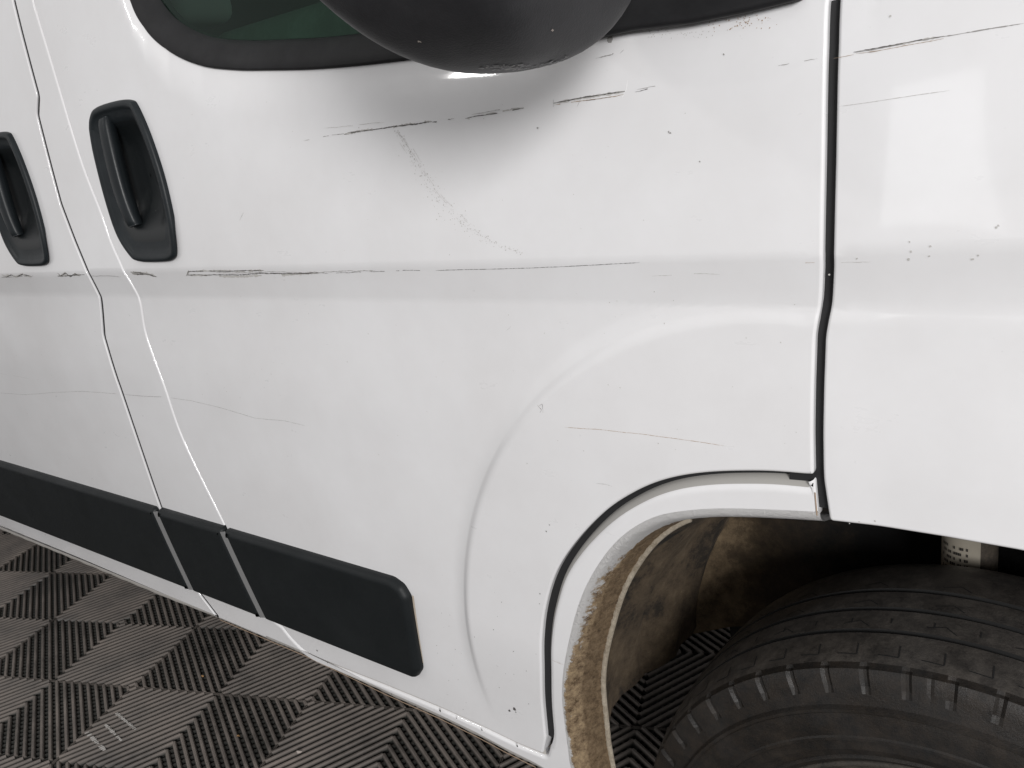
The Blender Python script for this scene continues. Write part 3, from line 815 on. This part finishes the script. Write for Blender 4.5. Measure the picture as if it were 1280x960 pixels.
for row in range(6):
    z = 0.628 + row * 0.007
    for k in range(14):
        if rng.random() < 0.35: continue
        a0 = math.radians(215 + 62 * k / 14); a1 = a0 + math.radians(3.2); s = len(v)
        for a in (a0, a1):
            for zz in (z, z + 0.0035): v.append((-0.034 + 0.0291 * math.cos(a), 0.3183 + 0.0291 * math.sin(a), zz))
        f.append((s, s + 2, s + 3, s + 1))
mesh('label_print', v, f, M['ink'], strut)
# brake shield: curved plate with a pale edge
v = []; f = []
for i in range(25):
    a = math.radians(128 + 80 * i / 24)
    for r, y in ((0.15, 0.285), (0.235, 0.275), (0.262, 0.262), (0.264, 0.256)): v.append((-0.02 + r * math.cos(a), y + 0.02, 0.31 + r * math.sin(a)))
for i in range(24):
    for k in range(3): f.append((4 * i + k, 4 * i + k + 1, 4 * i + 5 + k, 4 * i + 4 + k))
mesh('brake_shield', v, f, M['steel'], van)
# underside of the van
v, f = box(-5.2, -0.50, 0.10, 1.90, 0.36, 0.44); mesh('underbody', v, f, M['black'], van, False)
v, f = box(-0.40, 0.75, 0.46, 1.52, 0.26, 0.50); mesh('engine_tray', v, f, M['black'], van, False)

# ------------------------------------------------------------------ scratches, scuffs and chips in the paint
def scratch(parent, pts, width, material, keep=1.0, jit=0.0006, name='scratch', off=-0.0004, step=0.0016):
    P = np.array(resample(px(pts), step, False)); n = len(P)
    T = np.gradient(P, axis=0); T /= np.linalg.norm(T, axis=1)[:, None] + 1e-12; Q = np.c_[-T[:, 1], T[:, 0]]
    walk = np.cumsum(rng.normal(0, jit * 0.16, n)); walk -= np.linspace(walk[0], walk[-1], n); walk = np.clip(walk, -3 * jit, 3 * jit)
    v = []; f = []; on_ = rng.random() < keep; run = 0
    for i in range(n):
        if run <= 0:
            on_ = rng.random() < keep; run = rng.integers(3, 14)
        run -= 1
        w = width * 0.55 * (0.25 + 0.75 * rng.random()) * min(1, 0.25 + i / 6, 0.25 + (n - 1 - i) / 6)
        c = P[i] + Q[i] * walk[i]
        for s in (-.5, .5):
            x, z = c + Q[i] * s * w; v.append((x, Y(x, z) + off, z))
        if i and on_: f.append((2 * i - 2, 2 * i - 1, 2 * i + 1, 2 * i))
    if not f: return
    return mesh(name, v, f, M[material], parent)
_scratch = scratch
def scratch(parent, pts, width, material, keep=1.0, jit=0.0006, name='scratch', off=-0.0004, step=0.0016):
    if material == 'scratch_dark' and width > 0.0012: _scratch(parent, pts, width * 2.4, 'scratch_light', min(1, keep * 0.8), jit * 1.5, name, -0.00025, step)
    return _scratch(parent, pts, width, material, keep, jit, name, off, step)
def specks(parent, centres, material, name='paint_chip', off=-0.0004):
    v = []; f = []
    for (x, z), r in centres:
        s = len(v); k = int(rng.integers(5, 8)); a0 = rng.random() * 6
        for i in range(k):
            a = a0 + 2 * math.pi * i / k; q = r * rng.uniform(0.45, 1.1); xx, zz = x + q * math.cos(a), z + q * math.sin(a); v.append((xx, Y(xx, zz) + off, zz))
        f.append(tuple(range(s, s + k)))
    o = mesh(name, v, f, M[material], parent); o['kind'] = 'stuff'; return o
fd = front_door
# long scratch under the mirror
scratch(fd, [(380, 176), (415, 168), (455, 163)], 0.0012, 'scratch_grey', 0.8)
scratch(fd, [(430, 168), (470, 161), (500, 157), (540, 152)], 0.0022, 'scratch_dark', 0.95)
scratch(fd, [(495, 158), (540, 151), (568, 148)], 0.0025, 'scratch_grey', 0.6)
scratch(fd, [(540, 152), (555, 149), (570, 148)], 0.0028, 'scratch_dark', 0.7, 0.0012)
scratch(fd, [(582, 148), (620, 141), (655, 135)], 0.0016, 'scratch_dark', 0.85)
scratch(fd, [(590, 143), (620, 138), (655, 134)], 0.0010, 'scratch_grey', 0.8)
scratch(fd, [(655, 136), (690, 133)], 0.0009, 'scratch_grey', 0.7)
scratch(fd, [(692, 129), (730, 122), (782, 114)], 0.0022, 'scratch_dark', 1.0, 0.0003)
scratch(fd, [(693, 131), (740, 124), (780, 118)], 0.0012, 'scratch_brown', 0.9)
scratch(fd, [(730, 126), (755, 122), (776, 120)], 0.0011, 'scratch_dark', 0.8)
scratch(fd, [(692, 124), (692, 134)], 0.0012, 'scratch_dark', 1.0)
scratch(fd, [(726, 124), (721, 135)], 0.0009, 'scratch_dark', 1.0)
scratch(fd, [(794, 115), (810, 111), (825, 109)], 0.0012, 'scratch_dark', 0.8)
scratch(fd, [(796, 112), (826, 106)], 0.0008, 'scratch_grey', 0.8)
scratch(fd, [(785, 100), (783, 112), (778, 122)], 0.0022, 'scratch_white', 0.9)
scratch(fd, [(405, 160), (440, 157), (480, 153)], 0.0010, 'scratch_light', 0.7)
scratch(fd, [(745, 73), (765, 68), (776, 60), (784, 55)], 0.0016, 'scratch_grey', 0.7)
scratch(fd, [(752, 77), (772, 70), (780, 62)], 0.0012, 'scratch_dark', 0.5)
specks(fd, [(on(762, 49), 0.0035), (on(672, 160), 0.0012), (on(838, 166), 0.0012), (on(875, 202), 0.001), (on(905, 68), 0.001), (on(836, 165), 0.001)], 'scratch_grey')
scratch(fd, [(968, 83), (995, 78), (1022, 73)], 0.0012, 'scratch_grey', 0.9)
# crease line scratches
scratch(fd, [(233, 345), (236, 339), (260, 338), (330, 338)], 0.0028, 'scratch_dark', 0.9, 0.0009)
scratch(fd, [(234, 344), (270, 344), (360, 342), (400, 341)], 0.0030, 'scratch_dark', 0.92, 0.0009)
scratch(fd, [(270, 340), (380, 339), (470, 338)], 0.0016, 'scratch_grey', 0.85, 0.0012)
scratch(fd, [(400, 341), (480, 339), (545, 338)], 0.0012, 'scratch_dark', 0.8)
scratch(fd, [(545, 338), (620, 336), (700, 333), (800, 328)], 0.0011, 'scratch_dark', 1.0, 0.0002)
scratch(fd, [(165, 342), (185, 343), (196, 346)], 0.0048, 'scratch_dark', 0.9)
scratch(fd, [(163, 340), (180, 341)], 0.0031, 'scratch_dark', 0.9)
scratch(fd, [(815, 345), (870, 342), (900, 343)], 0.0010, 'scratch_light', 0.6)
scratch(fd, [(1000, 329), (1019, 328)], 0.0012, 'scratch_brown', 0.7)
scratch(body_side, [(112, 345), (130, 345), (150, 346)], 0.0014, 'scratch_grey', 0.8)
scratch(sliding_door, [(72, 341), (76, 345), (82, 341), (88, 346), (94, 342), (100, 345)], 0.0035, 'scratch_dark', 0.9)
scratch(sliding_door, [(72, 345), (90, 344), (106, 343)], 0.0031, 'scratch_dark', 0.8)
scratch(sliding_door, [(0, 343), (8, 346), (14, 343), (20, 346), (28, 343), (40, 346)], 0.0040, 'scratch_dark', 0.8, 0.0012)
scratch(sliding_door, [(0, 347), (20, 346), (42, 345)], 0.0026, 'scratch_grey', 0.8)
# long thin lines lower down
scratch(sliding_door, [(0, 491), (30, 493), (70, 490), (105, 489), (146, 492)], 0.0011, 'scratch_grey', 1.0, 0.0003)
scratch(sliding_door, [(0, 467), (20, 470), (37, 473)], 0.0009, 'scratch_light', 0.9)
scratch(body_side, [(156, 493), (180, 495), (203, 496)], 0.0010, 'scratch_grey', 1.0, 0.0003)
scratch(fd, [(213, 497), (240, 501), (280, 511), (320, 523), (355, 526), (382, 532)], 0.0010, 'scratch_grey', 1.0, 0.0003)
scratch(fd, [(706, 534), (750, 537), (800, 542), (850, 549), (905, 557)], 0.0009, 'scratch_brown', 1.0, 0.0003)
scratch(fd, [(745, 604), (757, 605), (766, 608)], 0.0008, 'scratch_grey', 0.9)
scratch(fd, [(633, 413), (639, 408)], 0.0009, 'scratch_grey', 1.0)
scratch(fd, [(672, 506), (677, 512), (675, 516)], 0.0022, 'scratch_grey', 1.0, 0.001)
scratch(fd, [(674, 507), (678, 505), (679, 514)], 0.0012, 'scratch_dark', 0.8, 0.001)
scratch(fd, [(305, 265), (299, 277)], 0.0009, 'scratch_grey', 1.0)
scratch(fd, [(690, 825), (705, 831)], 0.0010, 'scratch_brown', 1.0)
# wing scratches
scratch(fender, [(1042, 73), (1068, 68)], 0.0009, 'scratch_brown', 1.0, 0.0002)
scratch(fender, [(1067, 66), (1110, 58), (1160, 48), (1210, 40), (1280, 29)], 0.0014, 'scratch_grey', 0.95, 0.0003)
scratch(fender, [(1067, 65), (1100, 59), (1140, 52), (1180, 45)], 0.0014, 'scratch_dark', 0.9, 0.0003)
scratch(fender, [(1070, 67), (1110, 61), (1180, 48)], 0.0009, 'scratch_brown', 0.8, 0.0003)
scratch(fender, [(1048, 133), (1090, 127), (1150, 118), (1187, 113)], 0.0008, 'scratch_light', 0.9, 0.0002)
scratch(fender, [(1143, 157), (1175, 145)], 0.0006, 'scratch_light', 0.8)
scratch(fender, [(1036, 329), (1060, 328), (1090, 327)], 0.0009, 'scratch_light', 0.6)
specks(fender, [(on(u, v_), r * 0.85) for u, v_, r in ((1137, 302, .0011), (1139, 314, .0014), (1136, 324, .0014), (1163, 308, .0011), (1162, 320, .0015), (1216, 324, .0014), (1223, 319, .0009),
       (1245, 284, .0013), (1248, 282, .0011), (1071, 323, .0012), (1037, 343, .0012), (1094, 651, .0011), (1074, 652, .001), (1113, 20, .001), (1062, 654, .0009))], 'scratch_light')
# curved scuff that the hinge of something left under the mirror
cv = np.array(resample([(497, 165), (513, 190), (530, 222), (552, 252), (580, 280), (615, 303), (655, 318)], 3, False))
dots = []
for t in np.linspace(0, 1, 430):
    i = t * (len(cv) - 1); a = cv[int(i)]
    s = 3 + 11 * math.sin(math.pi * min(1, t * 1.1)) ** 2
    if rng.random() < 0.9 - 0.5 * t: dots.append((on(a[0] + rng.normal(0, s * .45), a[1] + rng.normal(0, s * .45)), rng.uniform(0.0003, 0.0008)))
specks(fd, dots, 'scratch_light', 'scuff_mark')
for k in range(5):
    o_ = rng.normal(0, 3, 2)
    scratch(fd, [(497 + o_[0], 165 + o_[1]), (515 + o_[0], 193 + o_[1]), (532 + o_[0], 224 + o_[1]), (556 + o_[0], 255 + o_[1]), (600 + 2 * o_[0], 295 + o_[1])], 0.0008, 'scratch_light', 0.3, 0.0008, 'scuff_mark')
# grime below the mirror foot
specks(fd, [(on(rng.normal(925, 22), rng.normal(27, 5)), rng.uniform(.0002, .0007)) for _ in range(70)], 'scratch_brown', 'grime')
specks(fd, [(on(rng.normal(840, 40), rng.normal(42, 5)), rng.uniform(.0002, .0006)) for _ in range(60)], 'scratch_light', 'grime')
# stone chips, mostly low down
def chips(parent, box_, n, r0, r1, material):
    c = []
    for _ in range(n):
        u, v_ = rng.uniform(box_[0], box_[2]), rng.uniform(box_[1], box_[3]); c.append((on(u, v_), rng.uniform(r0, r1)))
    specks(parent, c, material)
chips(fd, (540, 740, 675, 900), 34, 0.0004, 0.0010, 'scratch_grey')
chips(fd, (230, 360, 1000, 590), 46, 0.0003, 0.0009, 'scratch_light')
chips(fd, (160, 100, 1000, 330), 26, 0.0003, 0.0008, 'scratch_light')
chips(fd, (220, 455, 360, 500), 14, 0.0004, 0.0010, 'scratch_light')
chips(sliding_door, (0, 360, 110, 560), 16, 0.0005, 0.0011, 'scratch_light')
specks(fd, [(on(u, v_), r) for u, v_, r in ((637, 888, .0022), (643, 886, .0028), (645, 890, .0014), (642, 814, .001), (617, 787, .0009), (675, 742, .0009), (683, 664, .001), (687, 656, .0008))], 'scratch_dark')
low = [(397, 813), (410, 828), (490, 867), (551, 888), (571, 897), (603, 912), (647, 932), (631, 940)]
specks(body_side, [(on(u, v_), rng.uniform(.0012, .0026)) for u, v_ in low], 'scratch_dark', off=-0.001)
# scuffs under the mirror housing are laid on its surface
from mathutils.bvhtree import BVHTree
_mv = [v_.co.copy() for v_ in mirror.data.vertices]; _bvh = BVHTree.FromPolygons(_mv, [tuple(p.vertices) for p in mirror.data.polygons])
def mirror_scuff(cx, cy, su, sv, n, r0, r1, material, name='scuff_mark', slope=0.0):
    v = []; f = []
    for _ in range(n):
        du = rng.normal(0, su); u, w = cx + du, cy + rng.normal(0, sv) + slope * du
        h, nn, _i, _d = _bvh.ray_cast(Vector(CAM), Vector(ray(u, w)).normalized())
        if h is None: continue
        t1 = nn.orthogonal().normalized(); t2 = nn.cross(t1); k = 6; s_ = len(v); a0 = rng.random() * 6; r = rng.uniform(r0, r1)
        if nn.dot(Vector(ray(u, w))) > 0: nn = -nn
        for i in range(k):
            a = a0 + 2 * math.pi * i / k; q = r * rng.uniform(.4, 1.2); v.append(tuple(h + nn * 0.0006 + t1 * q * math.cos(a) + t2 * q * 0.6 * math.sin(a)))
        f.append(tuple(range(s_, s_ + k)))
    if f: o = mesh(name, v, f, M[material], mirror); o['kind'] = 'stuff'
mirror_scuff(640, 83, 14, 2.0, 90, 0.0004, 0.0022, 'scuff_pale', slope=-0.02)
mirror_scuff(690, 79, 12, 2.2, 70, 0.0004, 0.0018, 'scuff_pale', slope=-0.25)
mirror_scuff(640, 84, 12, 2.0, 30, 0.0004, 0.0014, 'scratch_light')
mirror_scuff(735, 62, 9, 2.0, 16, 0.0004, 0.0012, 'scuff_pale', slope=-0.6)
mirror_scuff(690, 37, 0.5, 0.5, 3, 0.0008, 0.0012, 'grit', 'grit_speck')
mirror_scuff(524, 51, 1.0, 0.5, 3, 0.0006, 0.001, 'grit', 'grit_speck')
# pale scrape on one tile: rib tops rubbed along three short tracks
v = []; f = []
for (u0, v0), (u1, v1) in (((108, 915), (131, 938)), ((130, 904), (152, 926)), ((145, 891), (170, 912))):
    a, b_ = at_floor(u0, v0, 0.0006), at_floor(u1, v1, 0.0006)
    for k in range(15):
        t = (k + .5) / 15
        if rng.random() < 0.2: continue
        c = a + (b_ - a) * t; d = U_ * 0.7071 - V_ * 0.7071; q = np.array([-d[1], d[0]]); L_ = rng.uniform(.002, .005); W_ = rng.uniform(.0015, .0034); s_ = len(v)
        for e1, e2 in ((-1, -1), (1, -1), (1, 1), (-1, 1)): v.append((c[0] + d[0] * L_ * e1 + q[0] * W_ * e2, c[1] + d[1] * L_ * e1 + q[1] * W_ * e2, 0.0006))
        f.append((s_, s_ + 1, s_ + 2, s_ + 3))
sc_ = mesh('tile_scrape', v, f, M['streak'], floor, False); sc_['kind'] = 'stuff'
# ------------------------------------------------------------------ small litter on the tiles
def flake(name, u, v_, size, material, label, cat):
    p = at_floor(u, v_, 0.001); v = []; k = 7
    for i in range(k):
        a = 2 * math.pi * i / k; r = size * rng.uniform(.5, 1.1); v.append((p[0] + r * math.cos(a), p[1] + r * 0.6 * math.sin(a), 0.0012 + rng.uniform(0, .004)))
    v.append((p[0], p[1], 0.006)); 
    o = mesh(name, v, [(i, (i + 1) % k, k) for i in range(k)], M[material], None, False); o['label'] = label; o['category'] = cat
flake('leaf_flake', 298, 921, 0.007, 'leaf', 'small orange dry leaf flake on the floor near the bottom edge', 'leaf flake')
flake('leaf_flake', 254, 846, 0.006, 'leaf', 'tiny orange crumb on the tiles below the sill', 'leaf flake')
flake('grit_flake', 375, 941, 0.009, 'grit', 'pale flake of grit on a light tile right of the leaf', 'grit')
